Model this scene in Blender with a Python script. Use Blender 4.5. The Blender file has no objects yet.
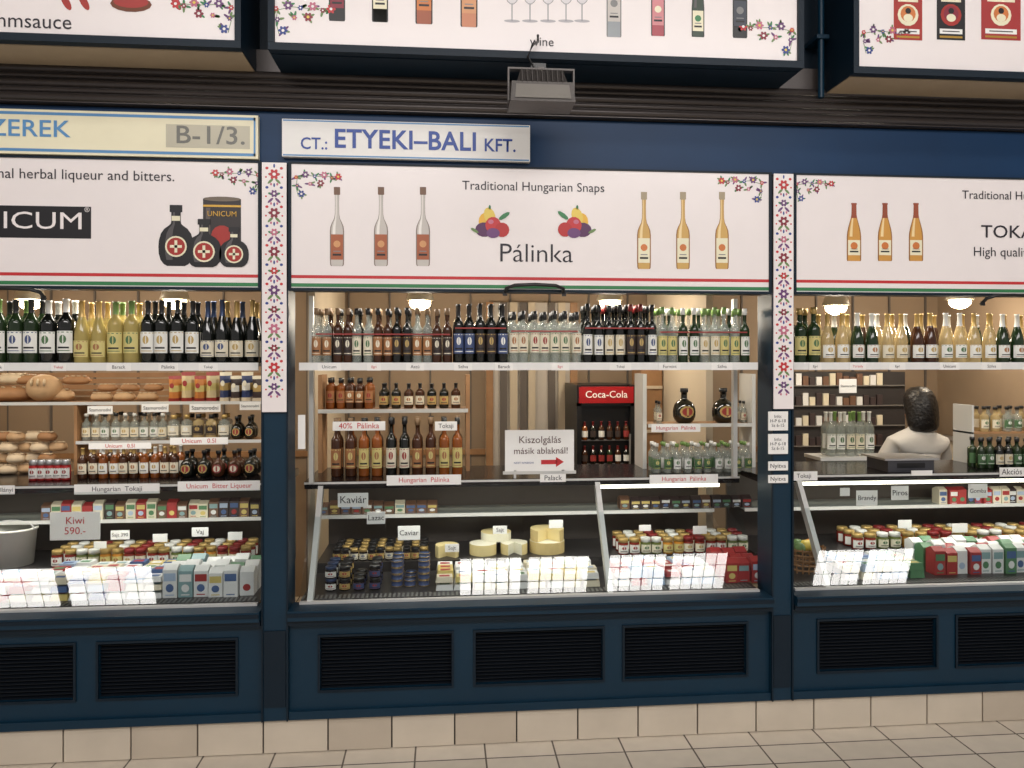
import bpy, math, random
from mathutils import Vector, Matrix
random.seed(7)
F=769.0; S_,C_=math.sin(math.radians(5.1)),math.cos(math.radians(5.1)); D=3.392; H=1.70; HV=358.0
scene=bpy.context.scene
try: scene.view_settings.view_transform='Standard'
except Exception: pass
# measuring helpers: photo point -> world coordinate on a real plane y=const
def X(u,y=0.0):
    t=(u-512)/F; return (y+D)*(S_+t*C_)/(C_-t*S_)
def dep(u,y=0.0): return S_*X(u,y)+C_*(y+D)
def Z(v,u=443,y=0.0): return H-(v-HV)*dep(u,y)/F
def px(n,u=443,y=0.0): return n*dep(u,y)/F
def lin(c):
    out=[]
    for k in c[:3]:
        k=k/255.0; out.append(k/12.92 if k<=0.04045 else ((k+0.055)/1.055)**2.4)
    return (out[0],out[1],out[2],1)
MC={}
def m(name,rgb=(200,200,200),rough=.5,metal=0,var=.12,ns=8,emit=0,alpha=1,spec=.5,bump=0,coat=0):
    if name in MC: return MC[name]
    mt=bpy.data.materials.new(name); mt.use_nodes=True; nt=mt.node_tree; b=nt.nodes['Principled BSDF']
    c=lin(rgb)
    tc=nt.nodes.new('ShaderNodeTexCoord'); no=nt.nodes.new('ShaderNodeTexNoise'); no.inputs['Scale'].default_value=ns
    no.inputs['Detail'].default_value=4
    nt.links.new(tc.outputs['Object'],no.inputs['Vector'])
    mx=nt.nodes.new('ShaderNodeMix'); mx.data_type='RGBA'
    mx.inputs[6].default_value=[min(1,k*(1+var)) for k in c[:3]]+[1]; mx.inputs[7].default_value=[k*(1-var) for k in c[:3]]+[1]
    nt.links.new(no.outputs['Fac'],mx.inputs[0]); nt.links.new(mx.outputs[2],b.inputs['Base Color'])
    b.inputs['Roughness'].default_value=rough; b.inputs['Metallic'].default_value=metal
    b.inputs['Specular IOR Level'].default_value=spec; b.inputs['Alpha'].default_value=alpha
    b.inputs['Coat Weight'].default_value=coat
    if emit:
        b.inputs['Emission Color'].default_value=c; b.inputs['Emission Strength'].default_value=emit
    if bump:
        bp=nt.nodes.new('ShaderNodeBump'); bp.inputs['Strength'].default_value=bump; bp.inputs['Distance'].default_value=.01
        nt.links.new(no.outputs['Fac'],bp.inputs['Height']); nt.links.new(bp.outputs[0],b.inputs['Normal'])
    MC[name]=mt; return mt
def glassmat(name,tint=(245,250,250),ior=1.5):
    if name in MC: return MC[name]
    mt=bpy.data.materials.new(name); mt.use_nodes=True; nt=mt.node_tree; nt.nodes.clear()
    o=nt.nodes.new('ShaderNodeOutputMaterial'); t=nt.nodes.new('ShaderNodeBsdfTransparent'); g=nt.nodes.new('ShaderNodeBsdfGlossy')
    t.inputs[0].default_value=lin(tint); g.inputs['Roughness'].default_value=0.01
    f=nt.nodes.new('ShaderNodeFresnel'); f.inputs[0].default_value=ior; mx=nt.nodes.new('ShaderNodeMixShader')
    nt.links.new(f.outputs[0],mx.inputs[0]); nt.links.new(t.outputs[0],mx.inputs[1]); nt.links.new(g.outputs[0],mx.inputs[2]); nt.links.new(mx.outputs[0],o.inputs[0])
    MC[name]=mt; return mt

class MB:
    def __init__(s): s.v=[];s.f=[];s.mi=[];s.sm=[];s.ms=[]
    def _m(s,mt):
        if mt not in s.ms: s.ms.append(mt)
        return s.ms.index(mt)
    def face(s,pts,mt,sm=False):
        n=len(s.v); s.v+= [tuple(p) for p in pts]; s.f.append(tuple(range(n,n+len(pts)))); s.mi.append(s._m(mt)); s.sm.append(sm)
    def box(s,x0,x1,y0,y1,z0,z1,mt,front=None):
        if x0>x1:x0,x1=x1,x0
        if y0>y1:y0,y1=y1,y0
        if z0>z1:z0,z1=z1,z0
        n=len(s.v)
        s.v+=[(x0,y0,z0),(x1,y0,z0),(x1,y1,z0),(x0,y1,z0),(x0,y0,z1),(x1,y0,z1),(x1,y1,z1),(x0,y1,z1)]
        for k,q in enumerate([(0,3,2,1),(4,5,6,7),(0,1,5,4),(1,2,6,5),(2,3,7,6),(3,0,4,7)]):
            s.f.append(tuple(n+i for i in q)); s.mi.append(s._m(front if (front and k==2) else mt)); s.sm.append(False)
    def hexa(s,p,mt):
        n=len(s.v); s.v+=[tuple(q) for q in p]
        for q in [(0,3,2,1),(4,5,6,7),(0,1,5,4),(1,2,6,5),(2,3,7,6),(3,0,4,7)]:
            s.f.append(tuple(n+i for i in q)); s.mi.append(s._m(mt)); s.sm.append(False)
    def lathe(s,cx,cy,cz,prof,mts,seg=12,axis='z'):
        n=len(s.v); k=len(prof)
        for r,z in prof:
            for i in range(seg):
                a=2*math.pi*i/seg; p=(r*math.cos(a),r*math.sin(a),z)
                if axis=='y': p=(p[0],p[2],p[1])
                if axis=='x': p=(p[2],p[0],p[1])
                s.v.append((cx+p[0],cy+p[1],cz+p[2]))
        for j in range(k-1):
            mt=mts[j] if isinstance(mts,list) else mts
            for i in range(seg):
                i2=(i+1)%seg
                s.f.append((n+j*seg+i,n+j*seg+i2,n+(j+1)*seg+i2,n+(j+1)*seg+i)); s.mi.append(s._m(mt)); s.sm.append(True)
    def arc(s,cx,cy,z0,z1,r,mt,half=70,seg=6,cen=-90):
        n=len(s.v)
        for i in range(seg+1):
            a=math.radians(cen-half+2*half*i/seg)
            s.v.append((cx+r*math.cos(a),cy+r*math.sin(a),z0)); s.v.append((cx+r*math.cos(a),cy+r*math.sin(a),z1))
        for i in range(seg):
            s.f.append((n+2*i,n+2*i+2,n+2*i+3,n+2*i+1)); s.mi.append(s._m(mt)); s.sm.append(True)
    def oval(s,cx,cy,zc,rz,r,half,mt,cen=-90,seg=10):
        P=[]
        for i in range(seg):
            t=2*math.pi*i/seg; a=math.radians(cen+half*math.cos(t)); P.append((cx+r*math.cos(a),cy+r*math.sin(a),zc+rz*math.sin(t)))
        s.face(P,mt)
    def ell(s,cx,cy,cz,rx,ry,rz,mt,seg=14,rings=8,rot=0):
        n=len(s.v); ca,sa=math.cos(rot),math.sin(rot)
        for j in range(rings+1):
            ph=math.pi*j/rings
            for i in range(seg):
                a=2*math.pi*i/seg; x=rx*math.sin(ph)*math.cos(a); y=ry*math.sin(ph)*math.sin(a)
                s.v.append((cx+x*ca-y*sa,cy+x*sa+y*ca,cz-rz*math.cos(ph)))
        for j in range(rings):
            for i in range(seg):
                i2=(i+1)%seg
                s.f.append((n+j*seg+i,n+j*seg+i2,n+(j+1)*seg+i2,n+(j+1)*seg+i)); s.mi.append(s._m(mt)); s.sm.append(True)
    def tube(s,path,r,mt,seg=8):
        n=len(s.v); P=[Vector(p) for p in path]
        for k,p in enumerate(P):
            d=(P[min(k+1,len(P)-1)]-P[max(k-1,0)]).normalized()
            up=Vector((0,0,1)) if abs(d.z)<.9 else Vector((1,0,0))
            a=d.cross(up).normalized(); b=d.cross(a)
            for i in range(seg):
                t=2*math.pi*i/seg; q=p+a*r*math.cos(t)+b*r*math.sin(t); s.v.append(tuple(q))
        for j in range(len(P)-1):
            for i in range(seg):
                i2=(i+1)%seg
                s.f.append((n+j*seg+i,n+j*seg+i2,n+(j+1)*seg+i2,n+(j+1)*seg+i)); s.mi.append(s._m(mt)); s.sm.append(True)
    def disc(s,cx,cz,rx,rz,y,mt,rot=0,seg=14):
        ca,sa=math.cos(rot),math.sin(rot); P=[]
        for i in range(seg):
            a=2*math.pi*i/seg; x=rx*math.cos(a); z=rz*math.sin(a); P.append((cx+x*ca-z*sa,y,cz+x*sa+z*ca))
        s.face(P,mt)
    def rect(s,x0,x1,z0,z1,y,mt): s.face([(x0,y,z0),(x1,y,z0),(x1,y,z1),(x0,y,z1)],mt)
    def build(s,name,parent=None):
        if not s.v: return None
        mn=[min(p[i] for p in s.v) for i in range(3)]; mx=[max(p[i] for p in s.v) for i in range(3)]
        c=Vector(((mn[0]+mx[0])/2,(mn[1]+mx[1])/2,(mn[2]+mx[2])/2))
        me=bpy.data.meshes.new(name); me.from_pydata([(p[0]-c.x,p[1]-c.y,p[2]-c.z) for p in s.v],[],s.f)
        for mt in s.ms: me.materials.append(mt)
        me.polygons.foreach_set('material_index',s.mi); me.polygons.foreach_set('use_smooth',s.sm); me.update()
        o=bpy.data.objects.new(name,me); o.location=c; scene.collection.objects.link(o)
        if parent: par(o,parent)
        return o
def par(o,p):
    o.parent=p; o.matrix_parent_inverse=Matrix.Translation(-p.location)
TX=[]
def text(body,x,z,y,w,mt,parent,bold=0,align='CENTER',h=None,name=None,rz=0,stretch=False):
    cu=bpy.data.curves.new('lettering','FONT'); cu.body=body; cu.align_x=align; cu.align_y='CENTER'; cu.size=1; cu.offset=bold; cu.resolution_u=3
    if bold: cu.space_character=1+bold*2
    cu.materials.append(mt); o=bpy.data.objects.new(name or 'lettering',cu); scene.collection.objects.link(o)
    o.location=(x,y,z); o.rotation_euler=(math.pi/2,0,rz)
    if parent: par(o,parent)
    TX.append((o,w,h,stretch)); return o
def tpx(body,u,v,wpx,y,mt,parent,bold=0,align='CENTER',hpx=None,stretch=False):
    return text(body,X(u,y),Z(v,u,y),y,px(wpx,u,y),mt,parent,bold,align,px(hpx,u,y) if hpx else None,stretch=stretch)

# ---------- palette
navy=m('navy_paint',(4,42,62),.42,ns=3,var=.25,bump=.05,spec=.35); navy2=m('navy_paint_dark',(4,25,39),.5,var=.25,ns=3,spec=.3)
navyb=m('navy_paint_beam',(8,48,84),.45,ns=3,var=.2,spec=.3)
white=m('sign_white',(238,231,230),.28,var=.02); cream=m('cream_board',(234,228,198),.4,var=.05)
rail=m('rail_white',(228,228,226),.4,var=.04); blk=m('black_plastic',(18,18,20),.35); blackprint=m('print_black',(20,18,22),.4)
red=m('print_red',(195,45,50),.4); green=m('print_green',(50,125,75),.4); blue=m('print_blue',(45,65,140),.4); purple=m('print_purple',(105,60,115),.4)
ltgreen=m('print_leaf',(105,135,80),.4); pink=m('print_pink',(195,110,135),.4); yellow=m('print_yellow',(228,200,90),.4); orange=m('print_orange',(205,120,60),.4)
signblue=m('print_sign_blue',(16,62,148),.4); gold=m('gold_foil',(190,150,70),.3,.6); grey=m('grey_print',(130,130,130),.5)
steel=m('brushed_steel',(190,190,190),.3,.8,var=.05); alum=m('aluminium_white',(205,205,202),.35,.2,var=.04)
wood=m('shelf_wood',(150,112,76),.55,var=.3,ns=12); brown=m('interior_brown',(148,128,106),.7,var=.2,ns=2); tan=m('interior_tan',(190,176,154),.7,var=.1,ns=2)
dark=m('dark_interior',(44,40,40),.6); paper=m('paper',(238,237,234),.6,var=.03); stripe=m('curtain_grey',(96,88,82),.7)
amber=m('glass_amber',(128,70,28),.08,var=.3); gdark=m('glass_dark',(18,20,16),.07,spec=.7); ggreen=m('glass_green',(34,50,28),.07,var=.3)
gclear=m('glass_clear',(165,172,164),.05,alpha=.42,spec=.8); gyel=m('glass_straw',(178,160,95),.08,alpha=.8,var=.2); gbrown=m('glass_brown',(66,38,22),.08,var=.3)
gpale=m('glass_pale_gold',(195,172,122),.07,alpha=.6,var=.2,spec=.7)
glass=glassmat('pane_glass',ior=1.8)
blackt=m('text_black',(35,30,40),.5)

# ================= room shell
f=MB(); ft=bpy.data.materials.new('floor_tiles'); ft.use_nodes=True; nt=ft.node_tree; b=nt.nodes['Principled BSDF']
tc=nt.nodes.new('ShaderNodeTexCoord'); mp=nt.nodes.new('ShaderNodeMapping'); br=nt.nodes.new('ShaderNodeTexBrick'); mp.inputs['Location'].default_value=(.07,.03,0)
br.offset=0; br.inputs['Scale'].default_value=1; br.inputs['Brick Width'].default_value=.3; br.inputs['Row Height'].default_value=.15
br.inputs['Mortar Size'].default_value=.004; br.inputs['Color1'].default_value=lin((232,220,202)); br.inputs['Color2'].default_value=lin((220,208,190)); br.inputs['Mortar'].default_value=lin((110,100,90))
no=nt.nodes.new('ShaderNodeTexNoise'); no.inputs['Scale'].default_value=14; mxx=nt.nodes.new('ShaderNodeMix'); mxx.data_type='RGBA'; mxx.blend_type='MULTIPLY'; mxx.inputs[0].default_value=.15
nt.links.new(tc.outputs['Object'],no.inputs['Vector']); nt.links.new(no.outputs['Fac'],mxx.inputs[7])
nt.links.new(tc.outputs['Object'],mp.inputs[0]); nt.links.new(mp.outputs[0],br.inputs['Vector']); nt.links.new(br.outputs['Color'],mxx.inputs[6]); nt.links.new(mxx.outputs[2],b.inputs['Base Color']); b.inputs['Roughness'].default_value=.25
bp=nt.nodes.new('ShaderNodeBump'); bp.inputs['Strength'].default_value=.3; bp.inputs['Distance'].default_value=.004; bp.invert=True
nt.links.new(br.outputs['Fac'],bp.inputs['Height']); nt.links.new(bp.outputs[0],b.inputs['Normal'])
f.box(-6,6.5,-7,2.3,-.05,0,ft); f.build('floor')
p=MB(); grout=m('grout',(72,66,60),.8); tile=m('plinth_tile',(206,194,176),.35,var=.14,ns=5); tile2=m('plinth_tile_b',(192,179,161),.35,var=.14,ns=5)
ZP=Z(711,443); p.box(-3.0,3.8,.0,.1,0,ZP,grout); x=-2.95
while x<3.75:
    p.box(x,x+.266,-.012,.01,.004,ZP-.004,random.choice([tile,tile,tile2])); x+=.273
p.build('baseboard_front')
XB=[(-2.91,-.773),(-.659,1.476),(1.58,3.715)]
ZL=Z(605,443); ZO=Z(291,443)
w=MB(); w.box(-3.0,3.8,.0,.12,ZO,3.6,navy2); 
w.box(-3.0,3.8,-.02,.0,Z(168,443),Z(118,443),navyb)
w.build('wall_front')
for a,b_ in [(-3.02,-2.91),(-.773,-.659),(1.476,1.58),(3.715,3.82)]:
    q=MB(); q.box(a+.001,b_-.001,-.03,-.001,ZP,ZO,navy); q.box(a+.001,b_-.001,-.001,.12,ZP,ZO-.002,navy); q.box(a+.012,b_-.012,-.036,-.03,ZP+.06,ZL-.08,navy2)
    q.box(a+.001,a+.008,-.04,-.03,ZP,ZO,navy2); q.box(b_-.008,b_-.001,-.04,-.03,ZP,ZO,navy2); q.build('stall_post')
w=MB(); w.box(-3.0,3.8,2.2,2.28,0,2.4,brown)
for i in range(24):
    xx=-3+i*.29; w.box(xx,xx+.012,2.185,2.2,0,2.4,stripe)
w.box(-3,3.8,2.18,2.2,1.0,1.04,wood); w.build('wall_back')
w=MB(); w.box(-3.0,3.8,.12,2.28,2.38,2.43,tan); w.build('ceiling_stall')
for k,xx in enumerate([-.74,1.5]):
    w=MB(); w.box(xx,xx+.04,.9,2.18,0,2.38,tan); w.build('wall_partition_%d'%(k+1))
for k,xx in enumerate([-3.03,3.78]):
    w=MB(); w.box(xx,xx+.04,.12,2.2,0,2.38,brown); w.build('wall_side_%d'%(k+1))

# ================= stall bases
grille=m('grille_black',(8,11,15),.5,spec=.3)
for bi,(a,b_) in enumerate(XB):
    q=MB(); q.box(a,b_,.03,.1,ZP,ZL-.031,grille)
    zt=ZL-.032; g0=Z(684,443); g1=Z(632,443)
    xs=[a+.13,a+.13+.565,a+.13+.565+.105,a+.13+.565*2+.105,a+.13+.565*2+.205,b_-.11]
    edges=[a,xs[0],xs[1],xs[2],xs[3],xs[4],xs[5],b_]
    q.box(a,b_,-.012,.03,ZP,g0,navy); q.box(a,b_,-.012,.03,g1,zt,navy)
    for k in range(0,8,2): q.box(edges[k],edges[k+1],-.012,.03,g0,g1,navy)
    for k in (1,3,5):
        x0,x1=edges[k],edges[k+1]
        n=15
        for i in range(n):
            zz=g0+(i+.5)*(g1-g0)/n; q.hexa([(x0,.0,zz-.006),(x1,.0,zz-.006),(x1,.022,zz-.001),(x0,.022,zz-.001),(x0,.0,zz-.004),(x1,.0,zz-.004),(x1,.022,zz+.003),(x0,.022,zz+.003)],m('slat',(17,22,29),.45,spec=.3))
        for (xa,xb,za,zb) in [(x0-.01,x1+.01,g1,g1+.01),(x0-.01,x1+.01,g0-.01,g0),(x0-.01,x0,g0,g1),(x1,x1+.01,g0,g1)]: q.box(xa,xb,-.02,-.012,za,zb,navy2)
    q.box(a,b_,-.03,-.012,ZP,ZP+.035,navy); q.build('stall_base_panel')
    q=MB(); q.box(a+.002,b_-.002,-.07,.06,ZL-.03,ZL+.012,navy); q.box(a+.002,b_-.002,-.05,-.015,ZL-.055,ZL-.03,navy2); q.box(a+.002,b_-.002,-.074,-.07,ZL-.012,ZL+.004,navy2); q.build('counter_ledge')

# ================= shutter housing mouldings
q=MB(); sh=m('shutter_brown',(66,60,58),.35,.3,var=.15,ns=2)
z0=Z(117,443); z1=Z(84,443)
q.box(-3,3.8,-.06,-.001,z0,z1+.1,sh)
for i in range(5):
    zz=z0+.012+i*(z1-z0)/5
    q.lathe(-3,-.06,zz+.008,[(0.0,0),(.011 if i%2 else .016,0),(.011 if i%2 else .016,6.8),(0,6.8)],sh,seg=10,axis='x')
q.build('trim_1')

# ================= flat prints
def flower(q,cx,cz,r,y,c1,c2):
    for i in range(6):
        a=math.pi*i/3; q.disc(cx+r*.6*math.cos(a),cz+r*.6*math.sin(a),r*.48,r*.32,y,c1,a,8)
    q.disc(cx,cz,r*.34,r*.34,y-.0004,c2,0,8)
def leaf(q,cx,cz,l,a,y,c): q.disc(cx+l*.5*math.cos(a),cz+l*.5*math.sin(a),l*.5,l*.17,y,c,a,8)
dkred=m('print_dkred',(135,35,55),.4)
def corner(q,u,v,w_,y,flip=1):
    cx,cz=X(u,y),Z(v,u,y); s=px(w_,u,y)/2
    cols=[red,purple,blue,pink,dkred]
    pts=[(-.85,.35),(-.45,.5),(-.05,.42),(.35,.5),(.68,.35),(.95,.42),(-.8,-.1),(-.62,-.55),(-.25,.0),(.2,.05)]
    path=[(-.75,-.7),(-.85,-.2),(-.8,.3),(-.3,.45),(.3,.4),(.95,.45)]
    for (a,b2),(c2,d2) in zip(path,path[1:]):
        xa,za,xb,zb=cx+a*s*flip,cz+b2*s*.8,cx+c2*s*flip,cz+d2*s*.8; L=math.hypot(xb-xa,zb-za); nx,nz=-(zb-za)/L*.0012,(xb-xa)/L*.0012
        q.face([(xa-nx,y,za-nz),(xb-nx,y,zb-nz),(xb+nx,y,zb+nz),(xa+nx,y,za+nz)],ltgreen)
    for k,(a,b2) in enumerate(pts):
        fx,fz=cx+a*s*flip,cz+b2*s*.8
        for j in range(3): leaf(q,fx,fz,s*.24,random.random()*6.28,y-.0002,random.choice([ltgreen,green,ltgreen,purple]))
        flower(q,fx,fz,s*(.15 if k%2 else .09),y-.0006,cols[k%5],random.choice([yellow,white,white]))
PROF={'bord':[(0,0),(.93,0),(1,.02),(1,.62),(.95,.66),(.8,.70),(.5,.75),(.38,.79),(.36,.82),(.36,.96),(.42,.965),(.42,1),(0,1)],
'burg':[(0,0),(.94,0),(1,.02),(1,.42),(.95,.49),(.82,.57),(.62,.66),(.44,.74),(.36,.80),(.33,.97),(.4,.975),(.38,1),(0,1)],
'slim':[(0,0),(.95,0),(1,.02),(1,.58),(.95,.63),(.75,.67),(.5,.70),(.38,.74),(.38,.88),(.52,.885),(.52,1),(0,1)],
'tall':[(0,0),(.85,0),(.97,.02),(1,.1),(1,.44),(.92,.50),(.7,.55),(.42,.60),(.3,.66),(.27,.8),(.3,.9),(.44,.905),(.44,1),(0,1)],
'flute':[(0,0),(.95,0),(1,.02),(1,.40),(.9,.52),(.6,.68),(.42,.82),(.38,.97),(.44,.975),(.44,1),(0,1)],
'flask':[(0,0),(.5,0),(.7,.03),(.88,.1),(.98,.2),(1,.32),(.97,.42),(.86,.53),(.66,.61),(.42,.66),(.3,.69),(.27,.73),(.27,.88),(.36,.885),(.36,1),(0,1)],
'jar':[(0,0),(.92,0),(1,.04),(1,.68),(.88,.74),(.9,.745),(.97,.76),(.97,.98),(.9,1),(0,1)],
'square':[(0,0),(.95,0),(1,.02),(1,.70),(.8,.76),(.4,.79),(.4,.84),(.5,.845),(.5,1),(0,1)]}
CAPF={'bord':.78,'burg':.73,'slim':.87,'tall':.9,'flute':.8,'flask':.86,'jar':.73,'square':.83}
LABF={'bord':(.16,.50),'burg':(.1,.36),'slim':(.14,.48),'tall':(.08,.40),'flute':(.08,.36),'flask':(.18,.5),'jar':(.12,.6),'square':(.2,.58)}
def printbottle(q,cx,z0,Ht,R,kind,g,cap,lab,emb,y,edge=None,hi=None):
    pr=PROF[kind]
    for layer,(kk,gm,ox) in enumerate(((1.0,edge or g,0),(.84,g,.0),(.2,hi or g,-.42))):
        for (r0,a),(r1,b2) in zip(pr[1:-1],pr[2:-1]):
            if layer==2 and (a>=.86 or a<.04): continue
            mt=cap if a>=CAPF[kind]-.01 else gm; yl=y-.0002*layer
            q.face([(cx+(ox-kk)*r0*R,yl,z0+a*Ht),(cx+(ox+kk)*r0*R,yl,z0+a*Ht),(cx+(ox+kk)*r1*R,yl,z0+b2*Ht),(cx+(ox-kk)*r1*R,yl,z0+b2*Ht)],mt)
    l0,l1=LABF[kind]; y=y-.0003
    if kind=='flask':
        q.disc(cx,z0+.32*Ht,R*.62,R*.62,y-.0004,lab,seg=20); q.disc(cx,z0+.32*Ht,R*.52,R*.52,y-.0008,emb,seg=20); q.rect(cx-R*.08,cx+R*.08,z0+.32*Ht-R*.36,z0+.32*Ht+R*.36,y-.0012,lab); q.rect(cx-R*.34,cx+R*.34,z0+.32*Ht-R*.08,z0+.32*Ht+R*.08,y-.0012,lab)
        q.rect(cx-R*.24,cx+R*.24,z0+.74*Ht,z0+.82*Ht,y-.0012,lab)
    else:
        q.rect(cx-R*.84,cx+R*.84,z0+l0*Ht,z0+l1*Ht,y-.0004,lab); q.disc(cx,z0+(l0+(l1-l0)*.62)*Ht,R*.5,R*.5,y-.0008,emb); q.rect(cx-R*.6,cx+R*.6,z0+(l0+.05)*Ht,z0+(l0+.075)*Ht,y-.0008,blackprint)
        q.rect(cx-R*.5,cx+R*.5,z0+(l0+.1)*Ht,z0+(l0+.112)*Ht,y-.0008,grey)
def pbp(q,u,v0,v1,wpx,kind,g,cap,lab,emb,y,edge=None,hi=None):
    printbottle(q,X(u,y),Z(v1,u,y),px(v1-v0,u,y),px(wpx,u,y)/2,kind,g,cap,lab,emb,y,edge,hi)

Y1=-.035
zb=Z(289,443,Y1); zt=Z(167,443,Y1)
posters=[]
for (a,b_) in XB:
    q=MB(); q.box(a+.012,b_-.012,Y1,-.021,zb,zt,white)
    yy=Y1-.0008
    q.rect(a+.012,b_-.012,zb+px(9.5),zb+px(12.5),yy,red); q.rect(a+.012,b_-.012,zb+px(1),zb+px(4.5),yy,green)
    q.box(a,b_,Y1-.006,-.021,zt,zt+.008,navy2); q.box(a,b_,Y1-.006,-.001,zb-.012,zb,navy2)
    for xx in (a,b_-.012): q.box(xx,xx+.012,Y1-.006,-.021,zb,zt,navy2)
    posters.append(q)
yy=Y1-.001
c=posters[1]
olab=m('lab_orangebrown',(165,90,55),.4); clearp=m('print_clear',(196,190,184),.4); clearE=m('print_clear_edge',(128,114,104),.4); amberp=m('print_amber',(205,165,92),.4); amberE=m('print_amber_edge',(150,102,50),.4); capw=m('print_cap',(110,78,56),.4)
ph1=m('print_hi_light',(236,232,226),.4); ph2=m('print_hi_amber',(236,212,160),.4); ph3=m('print_hi_dark',(82,78,80),.4)
for u in (337,381,423): pbp(c,u,187,266,14,'tall',clearp,capw,olab,m('lab_dkor',(205,150,100),.4),yy,clearE,ph1)
for u in (644,683,722): pbp(c,u,192,269,14,'tall',amberp,m('print_silver',(165,150,122),.4),cream,orange,yy,amberE,ph2)
def fruit(q,u,v,fl):
    y=yy; cx,cz=X(u,y),Z(v,u,y); k=px(1.12,u,y)
    q.disc(cx-6*k*fl,cz+1*k,6*k,8*k,y,m('fr_y',(232,180,60),.4)); q.disc(cx-2*k*fl,cz+6*k,5*k,8*k,y-.0004,yellow,.3); q.disc(cx-2*k*fl,cz+14*k,1*k,2*k,y-.0004,green)
    q.disc(cx-7*k*fl,cz-6*k,8*k,6.5*k,y-.0008,m('fr_plum',(85,35,85),.4)); q.disc(cx+1*k*fl,cz-2*k,7*k,7.5*k,y-.0012,red); q.disc(cx-1*k*fl,cz+1*k,2.5*k,2*k,y-.0014,pink); q.disc(cx+9*k*fl,cz-6*k,6.5*k,6.5*k,y-.0016,m('fr_r2',(180,35,35),.4))
    q.disc(cx+1*k*fl,cz-9*k,6*k,4.5*k,y-.002,purple); leaf(q,cx+6*k*fl,cz+3*k,12*k,.6 if fl>0 else 2.5,y-.002,green); leaf(q,cx-12*k*fl,cz-9*k,8*k,2.6 if fl>0 else .5,y-.002,ltgreen)
fruit(c,492,223,1); fruit(c,575,223,-1)
corner(c,316,184,46,yy); corner(c,743,189,46,yy,-1)
po=c.build('poster_sign')
tpx('Traditional Hungarian Snaps',534,187,143,Y1-.002,blackt,po); tpx('Pálinka',536,254,73,Y1-.002,blackt,po,-.006,hpx=18,stretch=True)
l=posters[0]
corner(l,238,181,46,yy,-1)
l.box(X(-40,yy),X(91,yy),Y1-.0015,Y1,Z(238,40,yy),Z(206,40,yy),blackprint)
fl_red=m('fl_red',(165,45,38),.4)
pbp(l,176,205,266,34,'flask',blackprint,blackprint,cream,fl_red,yy,None,ph3)
cx0,cx1=X(203,yy),X(241,yy); l.rect(cx0,cx1,Z(262,222,yy),Z(199,222,yy),yy,m('tin_print',(45,38,38),.4)); l.disc((cx0+cx1)/2,Z(199,222,yy),(cx1-cx0)/2,.010,yy-.0003,m('tin_top',(110,98,84),.4)); l.rect(cx0+.012,cx0+.03,Z(262,222,yy),Z(208,222,yy),yy-.0003,m('tin_hi',(90,80,76),.4))
l.rect(cx0,cx1,Z(207,222,yy),Z(205,222,yy),yy-.0006,gold); l.disc((cx0+cx1)/2,Z(236,222,yy),.045,.045,yy-.0006,fl_red)
pbp(l,204,219,267,34,'flask',blackprint,blackprint,cream,fl_red,yy-.003,None,ph3); pbp(l,234,227,267,29,'flask',blackprint,blackprint,cream,fl_red,yy-.003,None,ph3)
lo=l.build('poster_sign')
tpx('Traditional herbal liqueur and bitters.',175,177,214,Y1-.002,blackt,lo,align='RIGHT')
tpx('UNICUM',84,222,122,Y1-.003,white,lo,0,'RIGHT',hpx=17,stretch=True); tpx('®',87,210,5,Y1-.003,white,lo); tpx('UNICUM',222,214,28,Y1-.005,gold,lo)
r=posters[2]
corner(r,813,190,40,yy)
for u in (854,885,916): pbp(r,u,203,261,15,'burg',m('print_wine',(205,150,70),.4),m('print_goldcap',(150,75,50),.4),cream,orange,yy,amberE,ph2)
for u in (1150,1190,1230): pbp(r,u,205,263,15,'burg',amberp,gold,cream,orange,yy,amberE,ph2)
ro=r.build('poster_sign')
tpx('Traditional Hungarian Dessert Wine',962,195,178,Y1-.002,blackt,ro,align='LEFT'); tpx('TOKAJI ASZÚ',981,232,122,Y1-.002,blackt,ro,.005,'LEFT',hpx=20,stretch=True); tpx('High quality dessert wines',973,252,140,Y1-.002,blackt,ro,align='LEFT')

# floral strips
for (a,b_) in [(-.773,-.659),(1.476,1.58)]:
    q=MB(); y=-.048; q.box(a+.006,b_-.006,y,-.0405,Z(411,443,y),zt,white); cx=(a+b_)/2; z=zt-.05; k=0
    cols=[red,purple,dkred,pink,dkred]
    while z>Z(411,443,y)+.03:
        c1=cols[k%5]
        for s in (-1,1):
            leaf(q,cx+s*.006,z-.008,.034,math.pi/2+s*1.25,y-.0005,green); leaf(q,cx+s*.004,z-.018,.032,-math.pi/2+s*.8,y-.0005,purple if k%2 else ltgreen)
            q.disc(cx+s*.03,z+.026,.007,.006,y-.0005,blue if k%2 else red,0,8); q.disc(cx+s*.013,z-.042,.0045,.006,y-.0005,pink,0,8); q.disc(cx+s*.034,z-.012,.004,.004,y-.0005,red,0,8)
        q.disc(cx,z+.036,.004,.009,y-.0005,blue,0,8)
        flower(q,cx,z,.022 if k%2==0 else .016,y-.001,c1,white); z-=.082; k+=1
    q.build('floral_strip_sign')

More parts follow.
